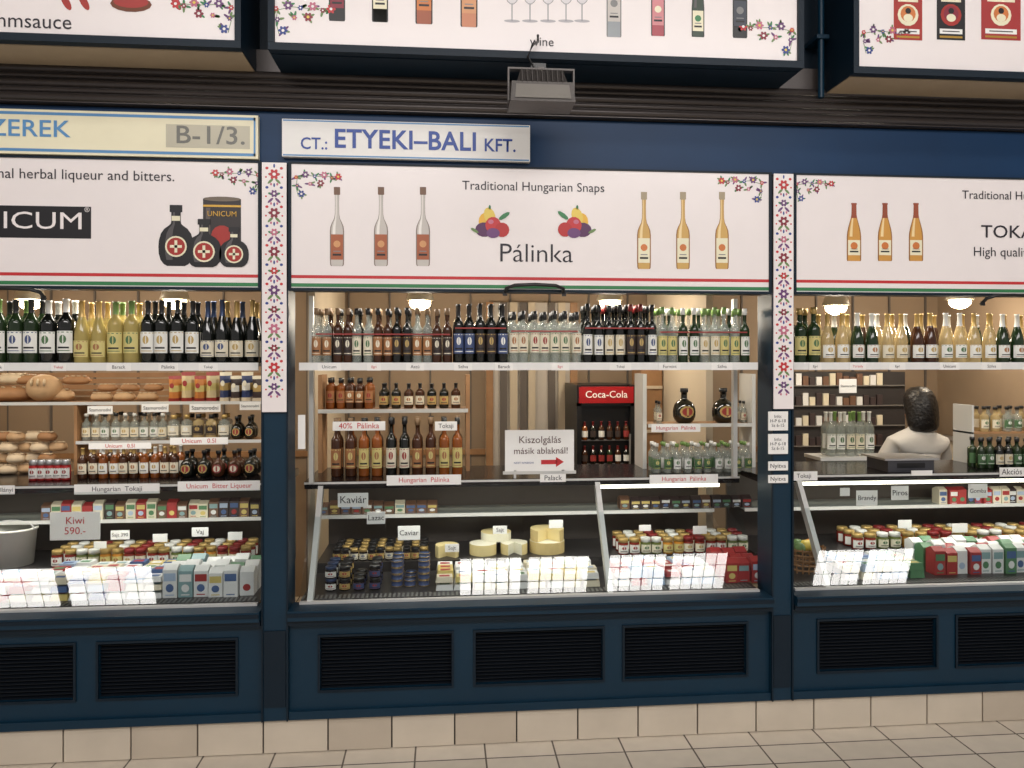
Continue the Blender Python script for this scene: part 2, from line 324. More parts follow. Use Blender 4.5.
# name signs
q=MB(); y=-.05; za,zc=Z(156,130,y),Z(112,130,y); xa,xb=-2.9,X(258,y); q.box(xa,xb,y,-.021,za,zc,cream)
blu2=m('sign_lightblue',(85,140,190),.4)
for (p0,p1) in [(za+.01,za+.022),(zc-.022,zc-.01)]: q.rect(xa+.01,xb-.01,p0,p1,y-.0006,blu2)
for xx in (xa+.01,xb-.018): q.rect(xx,xx+.008,za+.01,zc-.01,y-.0006,blu2)
q.rect(X(166,y),X(250,y),Z(148,200,y),Z(125,200,y),y-.001,m('sign_greybeige',(190,185,165),.4)); s=q.build('name_sign')
tpx('FŰSZEREK',70,130,121,y-.002,blu2,s,.01,'RIGHT',hpx=23,stretch=True); tpx('B-1/3.',246,137,66,y-.002,m('numgrey',(110,110,104),.4),s,.01,'RIGHT',hpx=18,stretch=True)
q=MB(); za,zc=Z(159,406,y),Z(122,406,y); xa,xb=X(282,y),X(530,y); q.box(xa,xb,y,-.021,za,zc,paper); q.rect(xa+.004,xb-.004,za+.003,za+.009,y-.0006,blu2); q.rect(xa+.004,xb-.004,zc-.009,zc-.003,y-.0006,blu2); s=q.build('name_sign')
tpx('CT.:',314,144,26,y-.002,signblue,s,.012,hpx=12,stretch=True); tpx('ETYEKI–BALI',406,141,140,y-.002,signblue,s,.02,hpx=19,stretch=True); tpx('KFT.',500,146,31,y-.002,signblue,s,.015,hpx=13,stretch=True)

# ================= upper lightboxes
YB=-.3
def lbox(u0,u1,vb,ub,under,xleft=None,xright=None):
    q=MB(); a=xleft if xleft is not None else X(u0,YB); b_=xright if xright is not None else X(u1,YB); zB=Z(vb,ub,YB); zT=3.45
    q.box(a-.025,b_+.025,YB+.006,-.002,zB-.03,zT,navy2); q.box(a,b_,YB,YB+.006,zB,zT,white)
    q.box(a-.02,b_+.02,YB+.03,-.02,zB-.034,zB-.03,under)
    for (x0,x1,z0,z1) in [(a-.025,b_+.025,zB-.03,zB-.001),(a-.025,a-.001,zB,zT),(b_+.001,b_+.025,zB,zT)]: q.box(x0,x1,YB-.012,YB+.006,z0,z1,navy2)
    return q
und=m('soffit_cream',(165,148,124),.6); yb=YB-.001
q=lbox(0,235,41,230,und,xleft=-2.8); corner(q,205,15,60,yb,-1)
k=px(1,130,yb); q.disc(X(131,yb),Z(4,131,yb),20*k,8*k,yb,m('relish',(110,60,35),.5)); q.disc(X(131,yb),Z(2,131,yb),17*k,6*k,yb-.0005,fl_red)
for uu in (66,84,176): q.disc(X(uu,yb),Z(2,uu,yb),3.5*k,9*k,yb,fl_red,.5); leaf(q,X(uu,yb),Z(-8,uu,yb),10*k,1.2,yb,green)
o=q.build('light_box_sign'); tpx('Horseradish, mustard and hmsauce',72,23,292,YB-.002,blackt,o,align='RIGHT')
q=lbox(275,797,43,275,navy2)
P_=[(337,-60,21,16,'bord',blackprint,blackprint,dkred,cream),(380,-60,22,16,'bord',gdark,gold,cream,red),(424,-60,24,17,'bord',m('p_orange',(160,85,55),.4),blackprint,orange,cream),(469,-58,27,17,'bord',m('p_rose',(200,130,95),.4),gold,m('p_or2',(210,150,105),.4),cream),
(614,-40,37,15,'square',m('p_silver',(150,156,160),.4),grey,clearp,grey),(658,-40,36,14,'slim',m('p_red',(170,70,82),.4),red,m('p_red2',(210,135,140),.4),cream),(698,-36,37,13,'flute',m('p_green',(40,60,45),.4),blackprint,cream,green),(740,-36,38,15,'bord',blackprint,blackprint,m('p_dk',(55,60,72),.4),grey)]
for (u,v0,v1,wd,kd,g,cp,lb,em) in P_: pbp(q,u,v0,v1,wd,kd,g,cp,lb,em,yb,blackprint if u not in (614,) else grey,ph1 if u in(614,) else ph3)
for uu in (512,530,548,566,582):
    cx=X(uu,yb); k=px(1,uu,yb); zz=Z(21,uu,yb); q.disc(cx,zz,8*k,1.5*k,yb,m('p_glass',(175,172,176),.3)); q.rect(cx-.5*k,cx+.5*k,zz,zz+18*k,yb-.0003,m('p_glass2',(140,140,145),.3)); q.disc(cx,zz+30*k,7.6*k,13.6*k,yb-.0003,m('p_glass2')); q.disc(cx,zz+30*k,7*k,13*k,yb-.0005,m('p_glass3',(218,214,216),.3))
corner(q,302,18,60,yb); corner(q,769,37,56,yb,-1); o=q.build('light_box_sign'); tpx('wine',542,42,24,YB-.002,blackt,o)
q=lbox(858,1024,67,860,und,xright=3.7); corner(q,884,40,50,yb)
for (uu,cc,c2) in [(908,fl_red,cream),(951,blackprint,fl_red),(1001,m('pk_red',(165,50,50),.4),cream),(1060,fl_red,yellow)]:
    k=px(1,uu,yb); wd=15 if uu<960 else 21; cx=X(uu,yb); q.rect(cx-wd*k,cx+wd*k,Z(40,uu,yb),Z(-12,uu,yb),yb,cc); q.disc(cx,Z(15,uu,yb),11*k,11*k,yb-.0005,c2); q.disc(cx,Z(14,uu,yb),8*k,8*k,yb-.001,orange if cc is not blackprint else dkred); q.disc(cx,Z(18,uu,yb),5*k,4*k,yb-.0014,cream); q.disc(cx,Z(11,uu,yb),3*k,3*k,yb-.0014,blackprint)
    q.rect(cx-wd*.8*k,cx+wd*.8*k,Z(34,uu,yb),Z(29,uu,yb),yb-.0006,paper); q.rect(cx-wd*.6*k,cx+wd*.6*k,Z(32,uu,yb),Z(31,uu,yb),yb-.001,blackprint); q.rect(cx-wd*.8*k,cx+wd*.8*k,Z(38,uu,yb),Z(36,uu,yb),yb-.0006,gold); q.rect(cx-wd*.7*k,cx+wd*.7*k,Z(2,uu,yb),Z(-2,uu,yb),yb-.0006,cream)
q.build('light_box_sign')
q=MB(); q.tube([(X(821,-.1),-.1,Z(98,821,-.1)),(X(821,-.1),-.1,3.5)],.014,navy,10); q.box(X(815,-.1),X(827,-.1),-.12,-.0,Z(40,821,-.1),Z(36,821,-.1),navy); q.build('conduit_pipe')

# ================= floodlight
q=MB(); y=-.42; cx=X(541,y); k=px(1,541,y); al=m('lamp_grey',(92,88,86),.45,.4,spec=.3); zt_=Z(86,541,y); zb_=Z(107,541,y)
w1=32*k; w0=25*k
q.hexa([(cx-w1,y-.07,zb_),(cx+w1,y-.07,zb_),(cx+w1,y+.08,zb_-.0),(cx-w1,y+.08,zb_),(cx-w1*.95,y-.05,zt_),(cx+w1*.95,y-.05,zt_),(cx+w1*.95,y+.10,zt_+.015),(cx-w1*.95,y+.10,zt_+.015)],al)
q.hexa([(cx-w0,y-.045,zt_),(cx+w0,y-.045,zt_),(cx+w0,y+.09,zt_+.01),(cx-w0,y+.09,zt_+.01),(cx-w0*.85,y-.02,zt_+14*k),(cx+w0*.85,y-.02,zt_+14*k),(cx+w0*.85,y+.07,zt_+14*k),(cx-w0*.85,y+.07,zt_+14*k)],m('lamp_dark',(62,58,56),.5,.4,spec=.3))
for i in range(9):
    fx=cx-w0*.8+i*w0*.2; q.hexa([(fx-.002,y-.055,zt_),(fx+.002,y-.055,zt_),(fx+.002,y+.09,zt_),(fx-.002,y+.09,zt_),(fx-.002,y-.03,zt_+14*k),(fx+.002,y-.03,zt_+14*k),(fx+.002,y+.07,zt_+14*k),(fx-.002,y+.07,zt_+14*k)],al)
q.face([(cx-w1*.86,y-.0715,zb_+.012),(cx+w1*.86,y-.0715,zb_+.012),(cx+w1*.82,y-.0545,zt_-.012),(cx-w1*.82,y-.0545,zt_-.012)],m('lamp_glass',(128,124,118),.15))
for s in (-1,1):
    q.box(cx+s*w1,cx+s*(w1+.006),y-.01,y+.02,zb_+.02,zt_+.06,al)
q.box(cx-w1-.006,cx+w1+.006,y-.01,y+.02,zt_+.06,zt_+.067,al); q.box(cx-.012,cx+.012,y,-.30,zt_+.055,zt_+.075,al); q.box(cx-.03,cx+.03,-.34,-.312,zt_+.05,zt_+.12,blk)
q.tube([(cx-.01,y+.03,zt_+.06),(cx-.05,y+.02,zt_+.12),(cx-.03,y+.03,zt_+.17),(cx,-.33,zt_+.21),(cx+.0,-.32,zt_+.24)],.005,blk)
q.build('floodlight')

# ================= bottles
def bottle(q,x,y,z,Ht,R,kind,g,cap,lab,emb,seg=12):
    pr=PROF[kind]; ms=[cap if a>=CAPF[kind]-.01 else g for (_,a) in pr[:-1]]
    q.lathe(x,y,z,[(r*R,h*Ht) for r,h in pr],ms,seg)
    if lab:
        l0,l1=LABF[kind]; dl=l1-l0
        rr=R*1.025/math.cos(math.pi/seg)*.985 if kind!='flask' else R*1.01
        if kind=='flask':
            q.oval(x,y,z+.34*Ht,.17*Ht,rr*1.01,38,emb or lab); q.oval(x,y,z+.34*Ht,.12*Ht,rr*1.03,27,lab); q.arc(x,y,z+.24*Ht,z+.44*Ht,rr*1.04,emb or lab,5,2)
            return
        q.arc(x,y,z+l0*Ht,z+l1*Ht,rr,lab,65)
        if emb:
            q.oval(x,y,z+(l0+dl*.62)*Ht,dl*.2*Ht,rr*1.015,24,emb)
            q.arc(x,y,z+(l0+dl*.2)*Ht,z+(l0+dl*.28)*Ht,rr*1.012,blackprint,40,4); q.arc(x,y,z+(l0+dl*.08)*Ht,z+(l0+dl*.12)*Ht,rr*1.012,emb,48,4); q.arc(x,y,z+(l0+dl*.92)*Ht,z+(l0+dl*.96)*Ht,rr*1.012,emb,60,4)
def brow(name,groups,y,z,rows=2,rowgap=.07,jit=1):
    q=MB()
    for (u0,u1,n,Ht,R,kind,sets) in groups:
        for rr in range(rows):
            yy_=y+rr*rowgap
            xa,xb=X(u0,y),X(u1,y)
            for i in range(n):
                g,cp,lb,em=sets[(i//2)%len(sets)] if rr==0 else sets[i%len(sets)]
                x=xa+(i+.5)*(xb-xa)/n+random.uniform(-.003,.003)*jit
                bottle(q,x,yy_+random.uniform(-.004,.004)*jit,z,Ht*random.uniform(.985,1.015),min(R,(xb-xa)/n*.47),kind,g,cp,lb,em if rr==0 else None)
    return q.build(name)
labcream=m('lab_cream',(222,214,192),.5); labwhite=m('lab_white',(228,228,222),.5); labgold=m('lab_gold',(182,155,95),.4); labgreen=m('lab_green',(75,110,70),.5); labblue=m('lab_blue',(65,80,120),.5); labor=m('lab_orange',(160,110,70),.5); labred=m('lab_red',(145,48,45),.5); labyel=m('lab_yellow',(205,192,125),.5); labdark=m('lab_dark',(58,46,42),.5)
capgreen=m('cap_green',(105,135,70),.35); capwhite=m('cap_white',(212,212,206),.35); capgold=m('cap_gold',(185,155,95),.3,.4); capblack=m('cap_black',(22,22,24),.35); capblue=m('cap_blue',(45,62,95),.3,.3); capred=m('cap_red',(120,32,32),.35); capwood=m('cap_wood',(120,95,68),.5)
YS=.05; ZS=Z(363,443,YS)
for bi,(a,b_) in enumerate(XB):
    q=MB(); x0,x1=a+.03,b_-.03
    q.box(x0,x1,YS,YS+.27,ZS-.014,ZS-.0005,m('glass_shelf',(130,138,134),.2)); q.box(x0,x1,YS-.008,YS,ZS-.032,ZS+.002,rail)
    for xx in (x0,x1-.02): q.box(xx,xx+.02,YS+.24,YS+.27,1.112,ZO-.002,alum)
    x=x0+.08; cards=[]
    while x<x1-.1:
        wc=random.choice([.06,.08,.1]); q.box(x,x+wc,YS-.0105,YS-.008,ZS-.033,ZS-.001,paper); cards.append((x+wc/2,wc)); x+=wc+random.uniform(.08,.2)
    o=q.build('bottle_shelf')
    names=['Tokaji','Pálinka','Szilva','Körte','Barack','Törköly','Unicum','Egri','Furmint','Aszú']
    for k,(xc,wc) in enumerate(cards): text(random.choice(names),xc,ZS-.017,YS-.0115,wc*.8,red if k%4==1 else blackt,o,h=.014)
brow('wine_bottles',[
 (-90,40,8,.275,.034,'bord',[(ggreen,capgreen,labwhite,labgreen),(ggreen,capblack,labwhite,labblue)]),
 (40,75,2,.275,.034,'bord',[(gdark,capwhite,labwhite,labgreen)]),
 (75,107,2,.27,.034,'burg',[(gyel,capgold,labyel,labor)]),
 (107,140,2,.27,.034,'bord',[(gyel,capgreen,labyel,labgreen),(gyel,capgold,labyel,labred)]),
 (140,200,4,.275,.036,'bord',[(gdark,capblack,labwhite,labgold)]),
 (200,260,4,.275,.036,'burg',[(gdark,capblue,labcream,labblue),(gdark,capgold,labcream,labgold)])],YS+.05,ZS,2,.085)
brow('spirit_bottles',[
 (312,452,14,.245,.021,'slim',[(gclear,capwood,labor,labcream),(gbrown,capwood,labdark,labcream),(gclear,capblack,labcream,labgreen),(gbrown,capblack,labor,labcream),(gdark,capblack,labdark,labgold)]),
 (453,508,5,.268,.023,'bord',[(gdark,capblack,labblue,labwhite),(gdark,capblack,labdark,labgold)]),
 (508,581,7,.235,.022,'square',[(gclear,capblack,labcream,labor),(gclear,capblack,labcream,labred),(gclear,capblack,labcream,labgreen)]),
 (582,657,7,.268,.022,'slim',[(gdark,capblack,labwhite,labblue),(gdark,capblack,labcream,labgold),(gdark,capred,labdark,labgold)]),
 (657,750,9,.255,.022,'slim',[(gclear,capgreen,labyel,labgreen),(ggreen,capwhite,labwhite,labgreen),(gclear,capgreen,labcream,labgold)])],YS+.04,ZS,3,.07)
q=MB()
for (u0,u1,vv) in [(316,450,334),(455,506,328),(511,578,331),(585,654,328),(660,747,332)]:
    zz=Z(vv,u0,YS); q.box(X(u0,YS+.01),X(u1,YS+.01),YS+.006,YS+.008,zz-.003,zz+.003,labred)
q.build('red_ribbon')
brow('dessert_wine_bottles',[
 (793,820,2,.26,.03,'slim',[(ggreen,capgold,labyel,labgreen)]),
 (820,1024,14,.235,.030,'burg',[(gpale,capgold,labwhite,labgold),(ggreen,capwhite,labwhite,labor),(gpale,capgold,labcream,labgold),(gbrown,capgold,labwhite,labgold),(gpale,capwhite,labwhite,labgreen)]),
 (1024,1150,7,.235,.03,'burg',[(gpale,capgold,labwhite,labgold)])],YS+.05,ZS,2,.085)

# ================= display cases
YT=.37; ZC=Z(479,443,YT); ctop=m('counter_black',(28,26,28),.2,var=.1); deck=m('deck_dark',(60,58,58),.35,.4); deck2=m('case_back',(84,76,70),.3)
tube_m=m('tube_light',(255,246,225),.5,emit=4); perf=m('perforated_grey',(120,120,118),.4,.3)
CT=ZC+.0005
for bi,(a,b_) in enumerate(XB):
    q=MB(); x0,x1=a+.035,b_-.03; ZD=ZL+.02
    q.box(a,b_,YT-.03,YT+.45,ZC-.035,ZC,ctop); q.box(a,b_,YT-.034,YT-.03,ZC-.012,ZC-.002,alum)
    q.box(x0,x1,.061,.9,ZD-.03,ZD,deck); q.box(x0,x1,.88,.9,ZD,ZC-.035,deck2)
    q.box(x0,x1,.48,.88,ZD,ZD+.05,deck)
    q.box(x0,x1,.62,.86,.88,.888,m('glass_shelf')); q.box(x0,x1,.615,.62,.875,.893,alum)
    n=int((x1-x0)/.02)
    for i in range(n): q.box(x0+i*.02,x0+i*.02+.01,.062,.12,ZD,ZD+.003,perf)
    fr=[x0+.03,x0+(x1-x0)*.66] if bi==1 else ([] if bi==0 else [x0+.155])
    for fx in fr:
        q.hexa([(fx,.028,ZL+.012),(fx+.024,.028,ZL+.012),(fx+.024,.075,ZL+.012),(fx,.075,ZL+.012),(fx,YT-.036,ZC-.02),(fx+.024,YT-.036,ZC-.02),(fx+.024,YT+.01,ZC-.02),(fx,YT+.01,ZC-.02)],alum)
    q.box(x0,x1,.02,.045,ZL+.0125,ZL+.022,alum)
    if bi: ta=x0+(x1-x0)*(.68 if bi==1 else .1); q.lathe(ta,YT+.04,ZC-.055,[(0,0),(.010,0),(.010,x1-ta-.05),(0,x1-ta-.05)],tube_m,8,'x')
    o=q.build('display_case')
    g=MB(); g.face([(x0,.03,ZL+.03),(x1,.03,ZL+.03),(x1,YT-.032,ZC-.02),(x0,YT-.032,ZC-.02)],glass); g.build('slanted_glass',o)

# tags
TB=[(MB(),[]),(MB(),[]),(MB(),[])]
def tag(u,v,w_,h_,y,body=None,col=None):
    bi=0 if u<270 else (1 if u<765 else 2); tags,TG=TB[bi]
    x=X(u,y); z=Z(v,u,y); a=px(w_,u,y)/2; b2=px(h_,u,y)/2
    tags.box(x-a,x+a,y,y+.003,z-b2,z+b2,paper)
    if body: TG.append((body,u,v,w_*.86,h_*.62,y-.001,col or blackt))
yc=YT-.04
for t_ in [(117,489,82,10,'Hungarian  Tokaji',blackt),(219,486,80,10,'Unicum  Bitter Liqueur',red),(4,490,20,9,'Villányi',blackt),(424,480,74,10,'Hungarian  Pálinka',red),(553,478,26,8,'Palack',blackt),(684,479,70,9,'Hungarian  Pálinka',red),(804,476,28,9,'Tokaji',blackt),(1012,472,26,9,'Akciós',blackt),(922,473,22,5,None,None)]: tag(t_[0],t_[1],t_[2],t_[3],yc,t_[4],t_[5])
for t_ in [(353,500,30,14,'Kaviár'),(376,518,18,12,'Lazac'),(867,498,22,15,'Brandy'),(900,493,18,14,'Piros'),(978,491,20,14,'Gomba'),(845,492,10,8,None)]: tag(t_[0],t_[1],t_[2],t_[3],YT-.045 if t_[1]<505 else .42,t_[4])
for t_ in [(409,533,22,14,'Caviar'),(452,548,14,8,'Sajt'),(556,524,14,8,None),(645,528,12,6,None),(120,535,18,9,'Sajt 390'),(200,532,16,9,'Vaj'),(160,538,14,8,None),(700,530,14,8,None),(500,530,14,8,'Sajt'),(960,528,16,9,None),(235,536,14,8,None),(100,545,12,7,None),(905,524,14,8,None)]: tag(t_[0],t_[1],t_[2],t_[3],.485,t_[4])
tag(75,526,48,28,.3,'Kiwi\n590.-',red)
for t_ in [(359,426,52,9,'40%  Pálinka',red),(446,426,22,9,'Tokaji',blackt),(676,428,50,8,'Hungarian  Pálinka',red)]: tag(t_[0],t_[1],t_[2],t_[3],.43,t_[4],t_[5])
for t_ in [(155,408,26,8),(100,410,24,8),(205,408,30,8),(250,406,20,8),(199,441,56,7),(120,446,60,6),(848,386,18,14)]: tag(t_[0],t_[1],t_[2],t_[3],.5,'Unicum   0.5l' if t_[2]>50 else 'Szamorodni',red if t_[2]>50 else blackt)
for bi in range(3):
    tg=TB[bi][0].build('price_tags')
    for (bd,u,v,w_,h_,y,col) in TB[bi][1]: tpx(bd,u,v,w_,y,col,tg,0,hpx=h_)
q=MB(); y=-.046; L_=[]
for (vv,hh) in [(421,19),(444,20),(466,9),(479,8)]: q.box(X(768.5,y),X(788,y),y,-.0405,Z(vv+hh/2,778,y),Z(vv-hh/2,778,y),paper); L_.append((vv,hh))
o=q.build('notice_sheets')
for vv,hh in L_: tpx('Nyitva' if hh<15 else 'Info:\nH-P 6-18\nSz 6-15',778,vv,16,y-.001,blackt,o,hpx=hh*.7)
q=MB(); q.box(X(298,.02),X(305,.02),.02,.03,Z(449,301,.02),Z(415,301,.02),paper); q.build('notice_sheets')
q=MB(); y=YT-.02; q.box(X(505,y),X(574,y),y,y+.006,Z(472,540,y),Z(430,540,y),paper); q.box(X(503,y),X(576,y),y-.002,y+.01,Z(474,540,y),Z(471,540,y),alum)
for uu in (515,563): q.box(X(uu,y)-.006,X(uu,y)+.006,y,y+.06,CT,Z(470,540,y),alum)
k=px(1,552,y); cx,cz=X(552,y),Z(462,552,y); q.rect(cx-11*k,cx+5*k,cz-2.2*k,cz+2.2*k,y-.001,red); q.face([(cx+4*k,y-.001,cz-5*k),(cx+12*k,y-.001,cz),(cx+4*k,y-.001,cz+5*k)],red)
o=q.build('paper_notice'); tpx('Kiszolgálás',540,440,42,y-.002,m('text_brown',(90,60,60),.5),o); tpx('másik ablaknál!',541,451,54,y-.002,m('text_brown'),o); tpx('NEXT WINDOW',524,463,20,y-.002,blue,o)

# ================= back-counter stock, centre
q=MB(); ys=.62
zs=Z(409,390,ys); q.box(X(318,ys),X(468,ys),ys,ys+.18,zs-.012,zs-.0005,wood); q.box(X(318,ys),X(468,ys),ys-.004,ys,zs-.02,zs,alum)
for uu in (318,466): q.box(X(uu,ys),X(uu,ys)+.02,ys,ys+.18,CT,Z(375,uu,ys),wood)
q.build('back_shelf')
brow('amber_bottles',[(326,374,5,.16,.024,'square',[(amber,capblack,labor,labred),(gbrown,capblack,labor,labcream)]),(378,462,7,.13,.024,'bord',[(gdark,capblack,labgold,labred),(gbrown,capblack,labcream,labor)])],ys+.05,zs,2,.06)
brow('palinka_bottles',[(330,464,10,.29,.026,'slim',[(gbrown,capwood,labor,labyel),(amber,capblack,labyel,labor),(gdark,capblack,labcream,labred)])],.5,CT,2,.055)
q=MB(); zs=Z(424,700,ys); q.box(X(648,ys),X(752,ys),ys,ys+.18,zs-.012,zs-.0005,wood); q.box(X(648,ys),X(752,ys),ys-.004,ys,zs-.016,zs+.003,alum)
for uu in (643,752): q.box(X(uu,ys),X(uu,ys)+.02,ys,ys+.18,CT,Z(374,uu,ys),alum)
q.build('back_shelf')
brow('liqueur_flasks',[(664,704,1,.19,.062,'flask',[(gdark,capblack,labred,labgold)]),(704,742,1,.19,.062,'flask',[(gdark,capblack,labred,labgold)])],ys+.08,zs,1)
brow('miniature_bottles',[(654,664,1,.12,.016,'slim',[(gclear,capblack,labcream,labred)]),(739,748,1,.12,.016,'slim',[(gclear,capblack,labcream,labred)]),],ys+.06,zs,2,.05,0)
brow('small_spirit_bottles',[(652,753,10,.15,.02,'slim',[(gclear,capwhite,labgreen,labyel),(gclear,capgreen,labwhite,labgreen)])],.47,CT,3,.05)

# ================= interior
q=MB(); y=1.6; x0,x1=X(577,y),X(635,y); zt_=Z(385,606,y)
q.box(x0,x1,y+.05,y+.5,.0,zt_,blk); q.box(x0,x1,y,y+.05,0,.12,blk); q.box(x0,x0+.03,y,y+.05,.12,zt_,blk); q.box(x1-.03,x1,y,y+.05,.12,zt_,blk)
zh=Z(403,606,y); q.box(x0+.012,x1-.012,y-.01,y+.05,zh,zt_-.012,m('fridge_red',(150,22,26),.3,emit=.05)); q.box(x0,x1,y,y+.05,zh-.02,zh,blk)
for i in range(7):
    zz=.2+i*.16
    if zz<zh-.14:
        q.box(x0+.03,x1-.03,y+.035,y+.05,zz-.01,zz,steel)
        for j in range(6):
            bottle(q,x0+.055+j*(x1-x0-.11)/5,y+.022,zz,.12,.02,'bord',random.choice([gbrown,gdark,amber,ggreen]),capred,random.choice([labred,labor,labwhite,labdark]),None,8)
q.box(x1-.045,x1-.035,y-.03,y-.015,.6,1.2,steel); o=q.build('beverage_fridge')
text('Coca-Cola',(x0+x1)/2,(zh+zt_)/2-.004,y-.012,(x1-x0)*.72,paper,o,.006)
q=MB(); y=2.12
q.box(X(486,y),X(572,y),y,y+.055,0,2.1,m('door_grey',(182,174,164),.6))
for uu,cc in [(486,wood),(500,stripe),(510,tan),(520,stripe),(528,tan),(548,stripe),(558,tan),(570,wood)]: q.box(X(uu,y),X(uu+7,y),y-.02,y,0,2.1,cc)
q.build('door_1')
q=MB(); y=1.75; xa,xb=X(641,y),1.49; q.box(xa,xb,y,y+.25,0,1.9,wood)
for zz in (1.2,1.5,1.8): q.box(xa,xb,y-.01,y,zz-.01,zz+.01,tan)
q.build('storage_cabinet')
lampg=m('lamp_glow',(255,232,190),.5,emit=14)
for (u,v) in [(420,301),(610,301),(175,300),(836,306),(30,300),(960,300)]:  # last two pendants are extras added to brighten the side bays
    q=MB(); y=1.3; x=X(u,y); z=Z(v,u,y)
    q.ell(x,y,z-.012,.066,.066,.045,lampg,16,8); q.lathe(x,y,z,[(.072,0),(.085,.005),(.07,.05),(.03,.09),(.01,.1),(.008,2.378-z),(0,2.378-z)],m('lamp_shade',(190,180,160),.4),16); q.build('pendant_lamp')
    L=bpy.data.lights.new('pendant_bulb','POINT'); L.energy=18; L.color=(1,.88,.72); L.shadow_soft_size=.07; lo_=bpy.data.objects.new('pendant_bulb',L); lo_.location=(x,y,z-.075); scene.collection.objects.link(lo_)

# ================= case contents
ZD=ZL+.0205
def carton(q,x,y,z,w_,d_,h_,c1,c2,c3):
    q.box(x-w_/2,x+w_/2,y,y+d_,z,z+h_,c1); q.rect(x-w_*.42,x+w_*.42,z+h_*.6,z+h_*.88,y-.001,c2); q.disc(x,z+h_*.35,w_*.28,h_*.15,y-.001,c3); q.rect(x-w_*.3,x+w_*.3,z+h_*.08,z+h_*.12,y-.001,c2)
    q.hexa([(x-w_/2,y,z+h_),(x+w_/2,y,z+h_),(x+w_/2,y+d_,z+h_),(x-w_/2,y+d_,z+h_),(x-w_/2,y+d_*.45,z+h_+w_*.3),(x+w_/2,y+d_*.45,z+h_+w_*.3),(x+w_/2,y+d_*.55,z+h_+w_*.3),(x-w_/2,y+d_*.55,z+h_+w_*.3)],c1)
CC=[m('pk_white',(222,222,220),.4),m('pk_redc',(160,52,52),.4),m('pk_green',(85,130,92),.4),m('pk_blue',(75,100,145),.4),m('pk_teal',(130,160,162),.4),m('pk_yel',(205,185,110),.4),m('pk_lblue',(165,182,205),.4)]
pkc=m('pk_cream',(215,206,182),.45)
def cartons(name,u0,u1,y,z,w_,h_,rows,rg,pal):
    q=MB()
    for r_ in range(rows):
        x=X(u0,y); 
        while x<X(u1,y):
            c1,c2,c3=random.choice(pal),random.choice(CC),random.choice(CC)
            carton(q,x+w_/2,y+r_*rg+random.uniform(-.01,.01),z+(0.05 if y+r_*rg>=.46 and z<.8 else 0),w_*.94,rg*.8,h_*random.uniform(.85,1.05),c1,c2,c3)
            x+=w_*1.02
    return q.build(name)
cartons('juice_cartons',162,250,.14,ZD,.065,.12,3,.09,[CC[0],CC[0],CC[2],CC[4],CC[1],CC[0],CC[0]])
def packets(name,u0,u1,y0,y1,z,w_,d_,pal,lay=2):
    q=MB(); y=y0
    while y<y1:
        x=X(u0,y0)
        while x<X(u1,y0):
            hh=random.uniform(.02,.035)
            for l_ in range(lay):
                c1=random.choice(pal); z0=z+l_*.036+(.05 if y>=.47 else 0); jx=random.uniform(-.006,.006)
                q.hexa([(x+jx,y,z0),(x+jx+w_*.93,y,z0),(x+jx+w_*.93,y+d_*.92,z0),(x+jx,y+d_*.92,z0),(x+jx+.006,y+.006,z0+hh),(x+jx+w_*.9,y+.006,z0+hh),(x+jx+w_*.9,y+d_*.88,z0+hh),(x+jx+.006,y+d_*.88,z0+hh)],c1)
                q.face([(x+jx+w_*.2,y+d_*.2,z0+hh+.001),(x+jx+w_*.75,y+d_*.2,z0+hh+.001),(x+jx+w_*.75,y+d_*.6,z0+hh+.001),(x+jx+w_*.2,y+d_*.6,z0+hh+.001)],random.choice(CC))
            x+=w_
        y+=d_
    return q.build(name)
packets('cheese_packets',30,152,.14,.42,ZD,.08,.075,[CC[0],CC[1],CC[0],CC[6],CC[0],pkc,CC[5],CC[3]],3)
packets('cold_cut_packets',-150,22,.14,.42,ZD,.08,.075,[CC[1],CC[0],CC[6],CC[0],pkc])
packets('sausage_packets',616,714,.14,.42,ZD,.08,.07,[CC[1],CC[0],CC[0],CC[6]])
packets('butter_packets',436,594,.14,.42,ZD,.085,.07,[pkc,CC[0],CC[0],pkc,CC[5]])
packets('margarine_packets',846,922,.14,.42,ZD,.08,.07,[CC[0],pkc,CC[6],CC[2]])
cartons('red_tea_boxes',726,752,.14,ZD,.06,.10,3,.1,[CC[1]])
cartons('milk_cartons',934,1090,.18,ZD,.06,.12,3,.09,[CC[1],CC[0],CC[2],CC[0],CC[0]])
zsh=.8885; pkb=m('pk_brown',(110,80,62),.5); pkd=m('pk_dark',(60,48,48),.5)
cartons('coffee_boxes',40,250,.64,zsh,.05,.08,1,.08,[pkb,pkb,CC[1],pkd,pkc])
cartons('canned_food_boxes',940,1080,.64,zsh,.05,.08,1,.08,[pkb,CC[1],pkd,pkc])
cartons('biscuit_boxes',318,430,.66,zsh,.055,.05,1,.08,[pkd,pkb,pkb,pkc])
cartons('dark_chocolate_boxes',620,745,.66,zsh,.055,.05,1,.08,[pkd,pkb,pkd])
jg=m('jar_dark',(30,22,24),.1); jr=m('jar_red',(120,40,30),.12); jgr=m('jar_green',(90,100,50),.12); jy=m('jar_honey',(180,120,40),.1)
